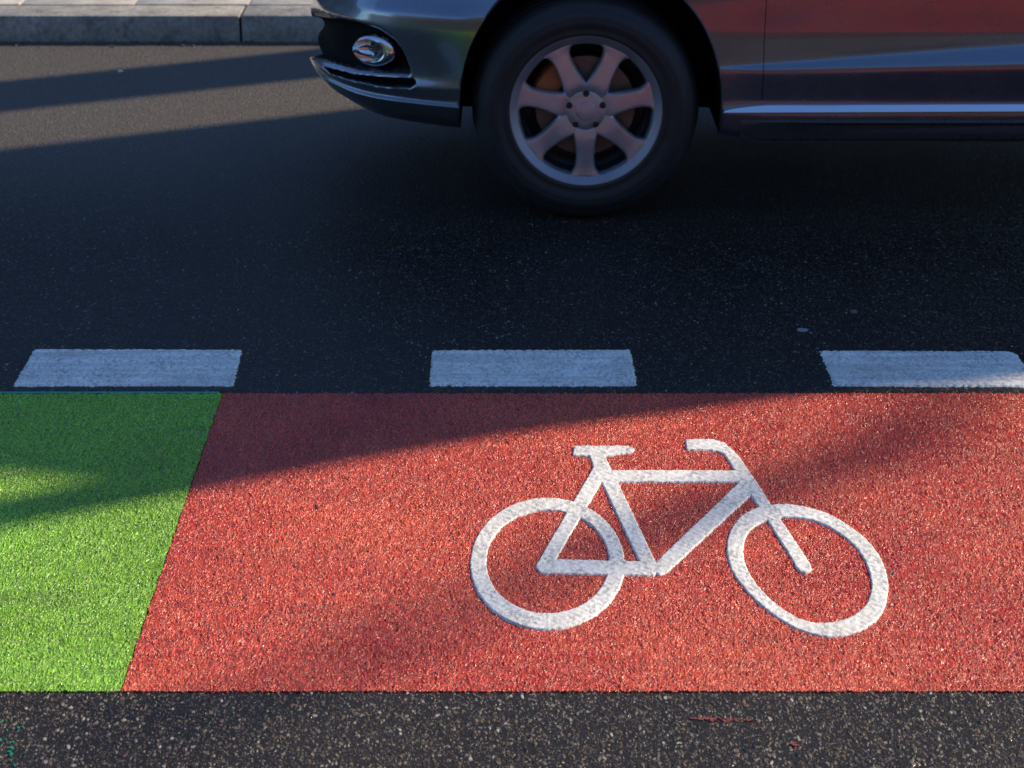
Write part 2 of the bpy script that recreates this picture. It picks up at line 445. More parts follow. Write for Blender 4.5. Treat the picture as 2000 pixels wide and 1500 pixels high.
# ------------------------------------------------------------------ small marks and litter on the road
def blob_mesh(name, spots, mat, z=.0035, n=12, seed=0, th=.0015):
    r = random.Random(seed); bm = bmesh.new()
    for (x, y, a, c_, rot) in spots:
        ring = []
        for k in range(n):
            t = 2*math.pi*k/n; q = r.uniform(.7, 1.15)
            dx_, dy_ = a*q*math.cos(t), c_*q*math.sin(t)
            ring.append((x+dx_*math.cos(rot)-dy_*math.sin(rot), y+dx_*math.sin(rot)+dy_*math.cos(rot)))
        vs = [bm.verts.new((p[0], p[1], z-.003)) for p in ring]
        vt = [bm.verts.new((x+(p[0]-x)*.85, y+(p[1]-y)*.85, z+th)) for p in ring]
        ctr = bm.verts.new((x, y, z+th*1.2))
        for k in range(n):
            bm.faces.new((vs[k], vs[(k+1)%n], vt[(k+1)%n], vt[k])); bm.faces.new((vt[k], vt[(k+1)%n], ctr))
    return bm_link(name, bm, mat)
x, y = G(1567, 646)
tag(blob_mesh('gum_spot', [(x, y, .015, .012, 0)], simple('gum', (.22,.23,.25), .8, nscale=80), seed=2, th=.001), 'pale flattened gum spot on the dark asphalt', 'gum spot')
x, y = G(1668, 610)
tag(blob_mesh('dead_leaf', [(x, y, .011, .010, .4)], simple('grey_leaf', (.10,.095,.085), .8, nscale=80), seed=5, th=.001), 'small dull grey leaf lying on the asphalt beyond the gum spot', 'leaf')
def fleck_field(cx0, cx1, cy0, cy1, n, seed, lo=.0012, hi=.004, dens=None):
    r = random.Random(seed); out = []
    while len(out) < n:
        px, py = r.uniform(cx0, cx1), r.uniform(cy0, cy1)
        if dens and r.random() > dens(px, py): continue
        x_, y_ = G(px, py); a = r.uniform(lo, hi)
        out.append((x_, y_, a*r.uniform(.8,1.8), a*1.3, r.uniform(0, 3)))
    return out
M_TEAL = simple('turquoise_specks', (.006,.28,.17), .5, nscale=200, namp=.4)
tag(blob_mesh('paint_flecks', fleck_field(-60, 60, 1405, 1500, 60, 4, .0008, .0026, dens=lambda x,y: max(.05, 1-x/60)), M_TEAL, .002, 6, 3), 'turquoise paint flecks spilled on the asphalt below the green lane', 'paint flecks', kind='stuff')
M_SMEAR = simple('red_smear_paint', (.22,.045,.035), .6, nscale=120, namp=.5)
tag(blob_mesh('paint_smear', fleck_field(1345, 1480, 1398, 1413, 75, 8, .0008, .0028, lambda x,y: max(0, 1-abs(y-1406-(x-1410)*.03)/(6-abs(x-1405)/18))**2), M_SMEAR, .0012, 7, 4, .0004), 'thin red paint smear on the dark asphalt in front of the red lane', 'paint smear')
tag(blob_mesh('paint_drip', fleck_field(1545, 1562, 1450, 1459, 8, 9, .0015, .003), M_SMEAR, .0018, 7, 4, .0008), 'tiny red paint drip on the asphalt to the right of the smear', 'paint drip')
x, y = G(235, 78, .0); tag(blob_mesh('fallen_leaf', [(x, y-.02, .018, .03, .2)], simple('orange_leaf', (.45,.22,.06), .7, nscale=60), .006, seed=6, th=.004), 'small orange leaf lying against the foot of the kerb', 'leaf')
x, y = G(235, 141); tag(blob_mesh('paper_scrap', [(x, y, .014, .016, .2)], simple('pale_paper', (.5,.52,.5), .7, nscale=60), .005, seed=7, th=.003), 'tiny pale paper scrap in the shadow band near the kerb', 'paper scrap')

r_ = random.Random(31); grit = []
for k in range(420):
    a = r_.uniform(.002, .007)
    grit.append((r_.uniform(-3, 3), Y_KERB-abs(r_.gauss(0, .035))-.003, a*r_.uniform(.8, 1.8), a, r_.uniform(0, 3)))
tag(blob_mesh('gutter_grit', grit, simple('grit', (.09,.075,.06), .9, nscale=60, namp=.6), .003, 6, 12, .003), 'small grit and dirt gathered along the foot of the kerb', 'grit', kind='stuff')

# ------------------------------------------------------------------ kerb and pavement
bm = bmesh.new()
joints = [G(470, 60)[0]*1.0]
xj = V_ = (470-1000)*((Y_KERB*cp+(H-.05)*sp))/FPX
edges = [xj+k*1.26 for k in range(-12, 13)]
KW = .22
for a, c_ in zip(edges[:-1], edges[1:]):
    add_box(bm, (a+.005, Y_KERB, -.03), (c_-.005, Y_KERB+KW, KH+rng.uniform(-.0015,.0015)), .007)
kerb = bm_link('kerb', bm, M_KERB); tag(kerb, kind='structure')
bm = bmesh.new(); add_box(bm, (edges[0], Y_KERB+.012, -.04), (edges[-1], Y_KERB+KW+.01, KH-.012)); 
tag(bm_link('kerb_joint_fill', bm, M_JOINT, smooth=False), kind='structure')
bm = bmesh.new(); y0 = Y_KERB+KW+.006
for r_ in range(6):
    off = .25*(r_ % 2)
    for k in range(-32, 33):
        xa = xj+.01+off+k*.5
        add_box(bm, (xa+.003, y0+r_*.5+.003, -.03), (xa+.497, y0+r_*.5+.497, KH+.002+rng.uniform(-.001,.001)), .004)
tag(bm_link('pavement', bm, M_PAVE), kind='structure')
bm = bmesh.new(); add_box(bm, (-18, y0-.003, -.04), (18, y0+3.0, KH-.008)); add_box(bm, (-80, y0+3.004, -.04), (80, y0+7.5, KH-.002))
tag(bm_link('pavement_bed', bm, M_PAVE, smooth=False), kind='structure')

# ------------------------------------------------------------------ the car
YC = 6.915                                 # centre line
YS = 6.108                                # widest point of the near side
WX, WZ = .227, .353                       # front wheel centre
car = empty('car', (WX+1.4, YC, 0))
tag(car, 'dark metallic grey car passing along the road, seen low at its front wheel', 'car')
C0 = Vector(car.location)

def cr_open(P, step):
    P = np.asarray(P, float); P = np.vstack([2*P[0]-P[1], P, 2*P[-1]-P[-2]]); out = []
    for i in range(1, len(P)-2):
        p0,p1,p2,p3 = P[i-1],P[i],P[i+1],P[i+2]; n = max(2, int(np.linalg.norm(p2-p1)/step))
        for k in range(n):
            t = k/n
            out.append(.5*((2*p1)+(-p0+p2)*t+(2*p0-5*p1+4*p2-p3)*t*t+(-p0+3*p1-3*p2+p3)*t**3))
    out.append(P[-2]); return np.array(out)
front = [(-.03,YS),(-.12,YS+.011),(-.20,YS+.031),(-.29,YS+.064),(-.39,YS+.112),(-.48,YS+.174),(-.555,YS+.262),(-.625,YS+.38),(-.675,YS+.55),(-.702,YS+.70),(-.71,YC)]
rear = [(3.93,YC),(3.925,YS+.6),(3.89,YS+.3),(3.80,YS+.12),(3.66,YS+.03),(3.45,YS)]
side_x = np.concatenate([np.arange(3.45, 1.95, -.05)[1:], np.sort(np.concatenate([np.arange(1.9, -.022, -.0125), [.7665,.7635,.7620,.7605,.7575]]))[::-1]])
side = np.stack([side_x, np.full(len(side_x), YS)], 1)
base = np.concatenate([cr_open(rear, .04), side, cr_open(front, .004)])
tan = np.gradient(base, axis=0); tan /= np.linalg.norm(tan, axis=1)[:,None]
nrm = np.stack([tan[:,1], -tan[:,0]], 1)               # inward
if nrm[len(base)//3,1] < 0: nrm = -nrm
i0 = np.argmin(abs(base[:,0]+.03)+10*(base[:,1]-YS)); seg = np.concatenate([[0], np.cumsum(np.linalg.norm(np.diff(base,axis=0),axis=1))])
spar = np.where(np.arange(len(base)) <= i0, base[:,0], -.03-(seg-seg[i0]))
spar[:len(cr_open(rear,.04))] = 3.45+np.linspace(.8, 0, len(cr_open(rear,.04)))
st = [   # station, [(h, inset) x 11]
 (4.3, [(.36,.10),(.40,.05),(.43,.03),(.46,.03),(.60,.0),(.65,.02),(.70,.025),(.78,.03),(.86,.04),(1.0,.07),(1.06,.12)]),
 (1.55,[(.258,.050),(.285,.020),(.355,.012),(.384,.028),(.508,.000),(.559,.040),(.60,.0455),(.70,.0365),(.85,.030),(1.0,.06),(1.05,.10)]),
 (.776,[(.262,.048),(.288,.022),(.355,.014),(.384,.028),(.489,.010),(.508,.025),(.60,.0345),(.70,.0260),(.85,.024),(1.0,.06),(1.04,.10)]),
 (.62, [(.286,.040),(.306,.028),(.355,.020),(.384,.027),(.486,.018),(.502,.023),(.60,.031),(.70,.027),(.85,.03),(1.0,.07),(1.03,.12)]),
 (-.16,[(.288,.075),(.325,.030),(.370,.004),(.381,.015),(.43,.008),(.455,.011),(.60,.004),(.644,.006),(.70,.040),(.84,.10),(.95,.20)]),
 (-.45,[(.292,.085),(.330,.035),(.372,.004),(.384,.015),(.418,.002),(.448,.022),(.60,.002),(.646,.006),(.70,.040),(.80,.09),(.90,.18)]),
 (-.75,[(.305,.095),(.340,.045),(.380,.010),(.394,.018),(.420,.000),(.452,.024),(.60,.028),(.64,.068),(.70,.105),(.78,.14),(.87,.20)]),
 (-1.3,[(.33,.11),(.36,.06),(.40,.02),(.412,.020),(.424,.000),(.456,.026),(.60,.040),(.64,.085),(.70,.115),(.78,.14),(.85,.19)]),
]
sx = np.array([s_[0] for s_ in st])[::-1]; sv = np.array([s_[1] for s_ in st])[::-1]     # increasing station
K = sv.shape[1]; SUB = 13; NL = (K-1)*SUB+1
hl = np.array([[np.interp(spar, sx, sv[:,k,c]) for k in range(K)] for c in range(2)])    # (2,K,n)
tt = np.linspace(0, K-1, NL); k0 = np.minimum(tt.astype(int), K-2); fr = (tt-k0)[None,:,None]
prof = hl[:,k0,:]*(1-fr)+hl[:,k0+1,:]*fr                                                 # (2,NL,n)
for _ in range(8):
    q = prof.copy(); q[:,1:-1] = (prof[:,:-2]+2*prof[:,1:-1]+prof[:,2:])/4; prof = q
HH, IN = prof
PX = base[None,:,0]+nrm[None,:,0]*IN; PY = base[None,:,1]+nrm[None,:,1]*IN
# recessed openings of the bumper, given as outlines of what is seen
pxu, pxv = project(PX, PY, HH)
op1 = [(560,22),(640,36),(690,44),(738,60),(772,84),(790,112),(803,145),(700,136),(640,122),(560,100)]
op2 = [(628,130),(690,146),(760,153),(806,154),(812,162),(800,172),(742,169),(680,156),(640,143)]
D = np.minimum(sdf(op1, pxu, pxv), sdf(op2, pxu, pxv)); D[PX > .0] = 99
mask = D < 0
dep_ = np.clip(-D/4.5, 0, 1)*.050; dep_[PX > 0] = 0
for _ in range(3):                      # soften the edges of the openings
    q = dep_.copy(); q[1:-1,1:-1] = (dep_[1:-1,1:-1]*4+dep_[:-2,1:-1]+dep_[2:,1:-1]+dep_[1:-1,:-2]+dep_[1:-1,2:])/8; dep_ = q
seam = (abs(base[:,0]-.762) < .001) & (base[:,1] < YS+.001)
dep_[:, seam] += np.where((HH[:, seam] > .392), .009, 0)
IN2 = IN+dep_
PX = base[None,:,0]+nrm[None,:,0]*IN2; PY = base[None,:,1]+nrm[None,:,1]*IN2
n_ = len(base); NV = NL*n_
vn = np.stack([PX.ravel(), PY.ravel(), HH.ravel()], 1); vf = vn.copy(); vf[:,1] = 2*YC-vf[:,1]
FQ = grid_faces(n_, NL)
ff = FQ[:,::-1]+NV
mk = mask.ravel()
mn = mk[FQ].all(1).astype(int)
def cap(level, flip):
    a = np.arange(n_-1)+level*n_
    q = np.stack([a, a+1, a+1+NV, a+NV], 1)
    return q[:,::-1] if flip else q
fc_b, fc_t = cap(0, False), cap(NL-1, True)
allf = np.concatenate([FQ, ff, fc_b, fc_t]); mi = np.concatenate([mn, mn, np.ones(len(fc_b), int), np.zeros(len(fc_t), int)])
# merge the centre-line vertices (first and last column of near and far halves)
verts = np.concatenate([vn, vf])
bm = bmesh.new()
me = bpy.data.meshes.new('body_raw')
me.from_pydata((verts-np.array(C0)).tolist(), [], allf.tolist())
me.polygons.foreach_set('material_index', mi.astype(np.int32))
bm.from_mesh(me); bmesh.ops.remove_doubles(bm, verts=bm.verts, dist=2e-5); bmesh.ops.recalc_face_normals(bm, faces=bm.faces)
bmesh.ops.dissolve_degenerate(bm, edges=bm.edges, dist=1e-6)
bm.to_mesh(me); bm.free()
raw = bpy.data.objects.new('body_raw', me); COL.objects.link(raw); me.materials.append(M_CAR); me.materials.append(M_LINER)
def arch_cutter(cx, y0, y1):
    bm = bmesh.new(); n = 96; A = []; B = []
    for k in range(n):
        t = 2*math.pi*k/n; c_, s_ = math.cos(t), math.sin(t)
        px_ = cx+.012+.402*math.copysign(abs(c_)**.92, c_); pz = WZ+(.452 if s_ > 0 else .40)*math.copysign(abs(s_)**.92, s_)
        A.append(bm.verts.new((px_-C0.x, y0-C0.y, pz))); B.append(bm.verts.new((px_-C0.x, y1-C0.y, pz)))
    for k in range(n): bm.faces.new((A[k], A[(k+1)%n], B[(k+1)%n], B[k])).material_index = 1
    for r_ in (A, B):
        bm.faces.new(r_).material_index = 1
    bmesh.ops.recalc_face_normals(bm, faces=bm.faces)
    me_ = bpy.data.meshes.new('cut'); bm.to_mesh(me_); bm.free(); me_.materials.append(M_CAR); me_.materials.append(M_LINER)
    o = bpy.data.objects.new('cut', me_); COL.objects.link(o); return o
cuts = []
for cx in (WX, WX+2.81):
    for (a, c_) in ((5.9, 6.47), (2*YC-6.47, 2*YC-5.9)):
        c = arch_cutter(cx, a, c_); cuts.append(c)
        md = raw.modifiers.new('b', 'BOOLEAN'); md.object = c; md.operation = 'DIFFERENCE'; md.solver = 'EXACT'
dg = bpy.context.evaluated_depsgraph_get()
bme = bpy.data.meshes.new_from_object(raw.evaluated_get(dg))
for c in cuts: bpy.data.objects.remove(c, do_unlink=True)
bpy.data.objects.remove(raw, do_unlink=True)
# split the shell into its panels
def panel_of(c, mat):
    x_, y_, z_ = c.x+C0.x, c.y+C0.y, c.z
    if mat == 1: return 'body'
    near = y_ < YS+.11; far = y_ > 2*YC-YS-.11
    if x_ < -.12 and z_ < .648: return 'front_bumper'
    if x_ > 3.45 and z_ < .62: return 'rear_bumper'
    if (near or far) and .395 < z_ < 1.0:
        s_ = 'n' if near else 'f'
        if .762 < x_ < 1.80: return 'door_f'+s_
        if 1.80 < x_ < 2.62: return 'door_r'+s_
    return 'body'
groups = {}
bm = bmesh.new(); bm.from_mesh(bme)
bm.faces.ensure_lookup_table()
keys = [panel_of(f.calc_center_median(), f.material_index) for f in bm.faces]
for k in sorted(set(keys)):
    b2 = bm.copy(); b2.faces.ensure_lookup_table()
    bmesh.ops.delete(b2, geom=[f for f, kk in zip(b2.faces, keys) if kk != k], context='FACES')
    nm = 'door' if k.startswith('door') else k
    groups[k] = bm_link(nm, b2, [M_CAR, M_LINER], car, True, 38)
bm.free()
bumper = groups['front_bumper']; body = groups['body']

def L(p): return (p[0]-C0.x, p[1]-C0.y, p[2]-C0.z)
def car_bm(name, bm, mat, parent=car, **k):
    bmesh.ops.translate(bm, vec=-C0, verts=bm.verts)
    return bm_link(name, bm, mat, parent, **k)
def surf(X, h):
    """near-side surface Y at side position X, height h (X > -.2)"""
    i = int(np.argmin(abs(base[:i0+1,0]-X))); return float(np.interp(h, HH[:,i], YS+IN[:,i]))
def surf_px(px, py):
    d = (pxu-px)**2+(pxv-py)**2; j = np.unravel_index(np.argmin(d), d.shape)
    return np.array([base[j[1],0]+nrm[j[1],0]*IN[j], base[j[1],1]+nrm[j[1],1]*IN[j], HH[j]]), np.array([-nrm[j[1],0], -nrm[j[1],1], 0])

# aluminium strip along the sill: an upward tilted lip
for sgn in (1, -1):
    bm = bmesh.new(); rows = []
    for X in np.concatenate([np.linspace(.645, .78, 14), np.linspace(.8, 2.62, 40)]):
        t = min(1, (X-.645)/.13); t = t**.6
        h0, h1 = .362+.004*(X-.7)/.9, .362+.004*(X-.7)/.9+.003+.0155*t
        yb = YS-.002
        pr = [(yb+.02, h0-.004), (yb+.003, h0-.003), (yb, h0), (yb+.0135*t+.002, h1-.001), (yb+.0145*t+.0025, h1), (yb+.03, h1+.001)]
        rows.append([bm.verts.new((X, y_ if sgn == 1 else 2*YC-y_, z_)) for y_, z_ in pr])
    for a, c_ in zip(rows[:-1], rows[1:]):
        for k in range(5): bm.faces.new((a[k], c_[k], c_[k+1], a[k+1]))
    bm.faces.new(rows[0]); bm.faces.new(rows[-1][::-1])
    bmesh.ops.recalc_face_normals(bm, faces=bm.faces)
    car_bm('sill_trim', bm, M_TRIM, sharp=25)
    # black sill cladding below with a raised edge
    bm = bmesh.new(); rows = []
    for X in np.linspace(.70, 2.62, 50):
        t = min(1, (X-.70)/.25); yb = YS+.004
        pr = [(yb+.05, .268), (yb+.022, .272), (yb+.012, .318), (yb+.002+.012*(1-t), .328), (yb+.007+.01*(1-t), .335), (yb+.03, .338)]
        rows.append([bm.verts.new((X, y_ if sgn == 1 else 2*YC-y_, z_)) for y_, z_ in pr])
    for a, c_ in zip(rows[:-1], rows[1:]):
        for k in range(5): bm.faces.new((a[k], c_[k], c_[k+1], a[k+1]))
    bm.faces.new(rows[0]); bm.faces.new(rows[-1][::-1])
    bmesh.ops.recalc_face_normals(bm, faces=bm.faces)
    car_bm('sill', bm, simple('sill_cladding', (.05,.05,.056), .3, metal=.3, nscale=12) if sgn == 1 else M_BLACK, sharp=25)

# rolled lip round each front arch
def arch_lip(cx, sgn):
    bm = bmesh.new(); rs = []
    for k in range(70):
        t = R(-14)+R(208)*k/69; c_, s_ = math.cos(t), math.sin(t)
        X = cx+.012+.402*math.copysign(abs(c_)**.92, c_); z_ = WZ+(.452 if s_ > 0 else .40)*math.copysign(abs(s_)**.92, s_)
        if z_ < .30: continue
        Y = surf(max(X, -.029), z_); Y = Y+max(0, -.03-X)*.17; inw = Vector((-c_, 0, -s_))
        ring = []
        for j in range(8):
            a = 2*math.pi*j/8; p = Vector((X, Y+.004+.0085*math.sin(a), z_))+inw*(.0045*math.cos(a)-.001)
            if sgn < 0: p.y = 2*YC-p.y
            ring.append(bm.verts.new(p))
        rs.append(ring)
    for A, B in zip(rs[:-1], rs[1:]):
        for j in range(8): bm.faces.new((A[j], A[(j+1)%8], B[(j+1)%8], B[j]))
    bm.faces.new(rs[0][::-1]); bm.faces.new(rs[-1]); bmesh.ops.recalc_face_normals(bm, faces=bm.faces)
    car_bm('wheel_arch_lip', bm, M_BLACK)
arch_lip(WX, 1); arch_lip(WX, -1)

# front fog lamp: chrome bezel round a recessed lens
def fog(mirror):
    P, N = surf_px(729, 101)
    if mirror: P = P.copy(); P[1] = 2*YC-P[1]; N = N*np.array([1,-1,1])
    nv = Vector(N).normalized(); nv = (nv+Vector((.0,-.55*(1 if not mirror else -1),0))).normalized()
    tx = Vector((0,0,1)).cross(nv).normalized(); tz = Vector((0,0,1))
    M = Matrix((( *tx, 0), (*nv, 0), (*tz, 0), (0,0,0,1))).transposed()
    M = Matrix.Translation(Vector(P)-nv*.022-C0) @ M
    sc = Matrix.Diagonal((1.42, 1, .98, 1))
    holder = None
    def off_lathe(name, prof, mat, par, n=64):      # rings drift sideways: crescent-shaped bezel
        bm = bmesh.new(); rs = [[bm.verts.new((o_+r_*math.cos(2*math.pi*k/n), y_, r_*math.sin(2*math.pi*k/n))) for k in range(n)] for r_, y_, o_ in prof]
        for A, B in zip(rs[:-1], rs[1:]):
            for k in range(n): bm.faces.new((A[k], A[(k+1)%n], B[(k+1)%n], B[k]))
        bmesh.ops.recalc_face_normals(bm, faces=bm.faces)
        bmesh.ops.transform(bm, matrix=M @ sc, verts=bm.verts); return bm_link(name, bm, mat, par, sharp=60)
    sd = -1 if not mirror else 1
    bz = off_lathe('fog_lamp', [(.050,-.03,0),(.0515,.008,0),(.0508,.014,0),(.048,.022,.001*sd),(.043,.028,.004*sd),(.038,.031,.009*sd),(.0365,.029,.010*sd)], M_CHROME, bumper)
    rf = off_lathe('reflector', [(.0365,.0285,.010*sd),(.034,.016,.010*sd),(.028,.004,.010*sd),(.018,-.006,.010*sd),(.0005,-.011,.010*sd)], M_CHROME, bz)
    off_lathe('lens', [(.009,-.009,.010*sd),(.009,.004,.010*sd),(.0065,.008,.010*sd),(.0005,.0095,.010*sd)], M_LENS, rf)
fog(False); fog(True)

# ---- wheels
def wheel(cx, far=False, rot=0.0):
    yo = 6.145
    w = empty('wheel', (0,0,0)); w.parent = car
    def fin(name, bm, mat, sharp=35):
        if rot: bmesh.ops.rotate(bm, cent=(0,0,0), matrix=Matrix.Rotation(rot, 3, 'Y'), verts=bm.verts)
        bmesh.ops.translate(bm, vec=(cx, yo, WZ), verts=bm.verts)
        if far:
            for v_ in bm.verts: v_.co.y = 2*YC-v_.co.y
            bmesh.ops.reverse_faces(bm, faces=bm.faces)
        return car_bm(name, bm, mat, w, sharp=sharp)
    bm = bmesh.new()     # tyre: y=0 is the outer sidewall bulge, +y towards the car
    prof = [(.222,.030),(.230,.012),(.238,.006),(.246,.0035),(.250,.0055),(.262,.001),(.275,-.003),(.282,-.0035),(.284,-.0025),(.287,-.0035),(.300,.000),(.312,.006),(.315,.010),(.324,.013),(.334,.021),(.342,.032),(.3475,.046),
            (.350,.060),(.3505,.073),(.344,.074),(.344,.082),(.351,.083),(.352,.11),(.352,.120),(.345,.121),(.345,.129),(.352,.130),(.351,.158),(.344,.159),(.344,.167),(.3505,.168),(.349,.185),(.340,.205),(.31,.225),(.27,.232),(.23,.225),(.222,.20)]
    lathe(bm, prof, 160, closed=True); fin('tyre', bm, M_RUBBER, 50)
    bm = bmesh.new()     # rim lip and barrel
    lathe(bm, [(.190,.19),(.196,.10),(.204,.036),(.207,.026),(.2095,.020),(.212,.0175),(.228,.0125),(.2315,.009),(.2345,.0085),(.2365,.012),(.237,.024)], 128)
    rim = fin('rim', bm, M_RIM, 40)
    bm = bmesh.new()     # dark inside of the barrel
    lathe(bm, [(.2035,.040),(.198,.08),(.192,.18),(.10,.19),(.01,.19)], 96); fin('barrel', bm, M_BARREL)
    bm = bmesh.new()     # spokes and hub
    NS = 7
    prof = [(.040,.036,.026),(.065,.036,.019),(.090,.031,.0165),(.120,.0265,.0180),(.150,.0250,.0195),(.175,.0265,.0200),(.192,.031,.0195),(.202,.037,.0185),(.209,.050,.0180),(.2125,.058,.0180)]
    for k in range(NS):
        a = -math.pi/2+2*math.pi*k/NS; ca, sa = math.cos(a), math.sin(a); rows = []
        for (r_, hw, y_) in prof:
            row = []; hw *= 1.12
            for (fw, dy) in ((-1,.030),(-1,.008),(-.86,.0015),(-.55,.0),(0,.0022),(.55,.0),(.86,.0015),(1,.008),(1,.030)):
                rr = math.sqrt(max(r_*r_-(fw*hw)**2*.9, 1e-6)) if r_ > .19 else r_
                px_, pz = rr, fw*hw
                row.append(bm.verts.new((px_*ca-pz*sa, y_+dy, px_*sa+pz*ca)))
            rows.append(row)
        for A, B in zip(rows[:-1], rows[1:]):
            for j in range(8): bm.faces.new((A[j], A[j+1], B[j+1], B[j]))
    lathe(bm, [(.0005,.0125),(.020,.0125),(.0285,.0135),(.0305,.016),(.031,.019),(.0345,.019),(.042,.0195),(.060,.0215),(.070,.026),(.072,.05)], 64)
    bmesh.ops.recalc_face_normals(bm, faces=bm.faces)
    fin('spokes', bm, M_ALLOY, 30)
    for k in range(5):       # bolts round the hub
        a = math.pi/2+2*math.pi*k/5; c_ = (.052*math.cos(a), .0, .052*math.sin(a)); bm = bmesh.new()
        lathe(bm, [(.0005,.0145),(.0065,.0145),(.0078,.016),(.0082,.0205),(.0105,.0204),(.0125,.0225)], 16, c=c_)
        fin('wheel_bolt', bm, M_BLACK)
    bm = bmesh.new(); lathe(bm, [(.065,.075),(.080,.074),(.084,.086),(.155,.086),(.157,.089),(.157,.108),(.06,.110)], 96); fin('brake_disc', bm, M_DISC)
    bm = bmesh.new(); rows = []
    for a in np.linspace(R(118), R(178), 14):
        e_ = .004*math.sin((a-R(118))/R(60)*math.pi)
        pr = [(.100,.066-e_),(.165,.062-e_),(.172,.07),(.172,.135),(.10,.135)]
        rows.append([bm.verts.new((r_*math.cos(a), y_, r_*math.sin(a))) for r_, y_ in pr])
    for A, B in zip(rows[:-1], rows[1:]):
        for j in range(5): bm.faces.new((A[j], A[(j+1)%5], B[(j+1)%5], B[j]))
    bm.faces.new(rows[0]); bm.faces.new(rows[-1][::-1]); bmesh.ops.recalc_face_normals(bm, faces=bm.faces)
    save = rot
    bmesh.ops.translate(bm, vec=(cx, yo, WZ), verts=bm.verts)
    if far:
        for v_ in bm.verts: v_.co.y = 2*YC-v_.co.y
        bmesh.ops.reverse_faces(bm, faces=bm.faces)
    car_bm('brake_caliper', bm, M_CALIPER, w)
wheel(WX); wheel(WX+2.81, False, .3); wheel(WX, True, .2); wheel(WX+2.81, True, .5)

# ---- bonnet, glasshouse and lamps (above the picture's edge)
def loft(name, loops, mat, caps=True, parent=car):
    bm = bmesh.new(); rs = []
    for lp in loops: rs.append([bm.verts.new(p) for p in lp])
    for A, B in zip(rs[:-1], rs[1:]):
        n = len(A)
        for k in range(n): bm.faces.new((A[k], A[(k+1)%n], B[(k+1)%n], B[k]))
    if caps: bm.faces.new(rs[0][::-1]); bm.faces.new(rs[-1])
    bmesh.ops.recalc_face_normals(bm, faces=bm.faces); return car_bm(name, bm, mat, parent, sharp=30)
def rrect(x0, x1, hw, z, zf=None, n=10, r=.16):
    pts = []; hw = hw*KWID
    for (cx, cy, a0) in ((x1-r, hw-r, 0), (x0+r, hw-r, 90), (x0+r, -hw+r, 180), (x1-r, -hw+r, 270)):
        for k in range(n+1):
            a = R(a0+90*k/n); x_ = cx+r*math.cos(a)
            zz = z if zf is None else zf+(z-zf)*min(1, max(0, (x_-x0)/(x1-x0)*2.5))
            pts.append((x_, YC+cy+r*math.sin(a), zz))
    return pts
KWID = (YC-YS)/.95
loft('bonnet', [rrect(-.42, .95, .70, 1.02, .86), rrect(-.36, .97, .64, 1.045, .90), rrect(-.2, .98, .5, 1.06, .95)], M_CAR)
loft('side_glass', [rrect(.70, 3.86, .80, 1.03), rrect(.95, 3.80, .765, 1.20), rrect(1.45, 3.55, .64, 1.55)], M_GLASS)
loft('roof', [rrect(1.38, 3.62, .655, 1.52), rrect(1.5, 3.6, .63, 1.575), rrect(1.65, 3.45, .55, 1.615), rrect(1.9, 3.2, .35, 1.63)], M_CAR)
for s_ in (-1, 1):
    bm = bmesh.new(); add_box(bm, (.98, YC+s_*.90*KWID-.10, 1.02), (1.12, YC+s_*.90*KWID+.10, 1.16), .04); car_bm('wing_mirror', bm, M_CAR)

# ------------------------------------------------------------------ houses round the place, and unseen shadow casters added for the road
def P3(a, q, h): return (ux*a+nx*q, uy*a+ny*q, h)
A0 = 12.6; te = math.tan(SUN_EL)
hgt = lambda u: (A0-u)*te
pier = empty('shadow_pier', P3(A0, 5.5, KH)); PO = Vector(pier.location)  # added occluder, its outline shaped to the broad shadow's edges
sil = [(3.60, .0), (3.66, hgt(4.2)), (3.815, hgt(3.262)), (3.938, hgt(2.726)), (4.036, hgt(1.925)), (4.055, hgt(1.20)), (4.12, hgt(1.08)), (4.36, hgt(.80)), (4.42, hgt(.5)), (4.45, 11.5), (7.05, 11.5), (7.088, hgt(1.4)), (7.092, .0)]
bm = bmesh.new(); n = len(sil)
Fv = [bm.verts.new(Vector(P3(A0-.05, q, h))-PO) for q, h in sil]; Bv = [bm.verts.new(Vector(P3(A0+.75, q, h))-PO) for q, h in sil]
for k in range(n): bm.faces.new((Fv[k], Fv[(k+1)%n], Bv[(k+1)%n], Bv[k]))
bm.faces.new(Fv[::-1]); bm.faces.new(Bv); bmesh.ops.recalc_face_normals(bm, faces=bm.faces)
bm_link('shaft', bm, M_CONC, pier, smooth=False)
bm = bmesh.new(); lathe(bm, [(.08, hgt(1.25)-.4), (.08, 11.4)], 20, 'Z', P3(A0, 4.125, 0)); bmesh.ops.translate(bm, vec=-PO, verts=bm.verts)  # added pipe, leaves the lit slit at the shadow's edge
bm_link('slit_shadow_pipe', bm, M_STEEL, pier)
tag(pier, 'unseen tapered concrete pier added to cast the broad road shadow', 'pier')
colm = empty('shadow_column', P3(A0, 7.853, KH)); CO = Vector(colm.location)  # unseen column, added for the narrow shadow band by the kerb
bm = bmesh.new(); lathe(bm, [(.0005,0),(.36,0),(.36,.25),(.30,.32),(.249,.36),(.249,10.9),(.34,11.1),(.34,11.5),(.0005,11.5)], 32, 'Z'); bm_link('shaft', bm, M_STEEL, colm)
tag(colm, 'unseen round column added to cast the narrow shadow band', 'column')

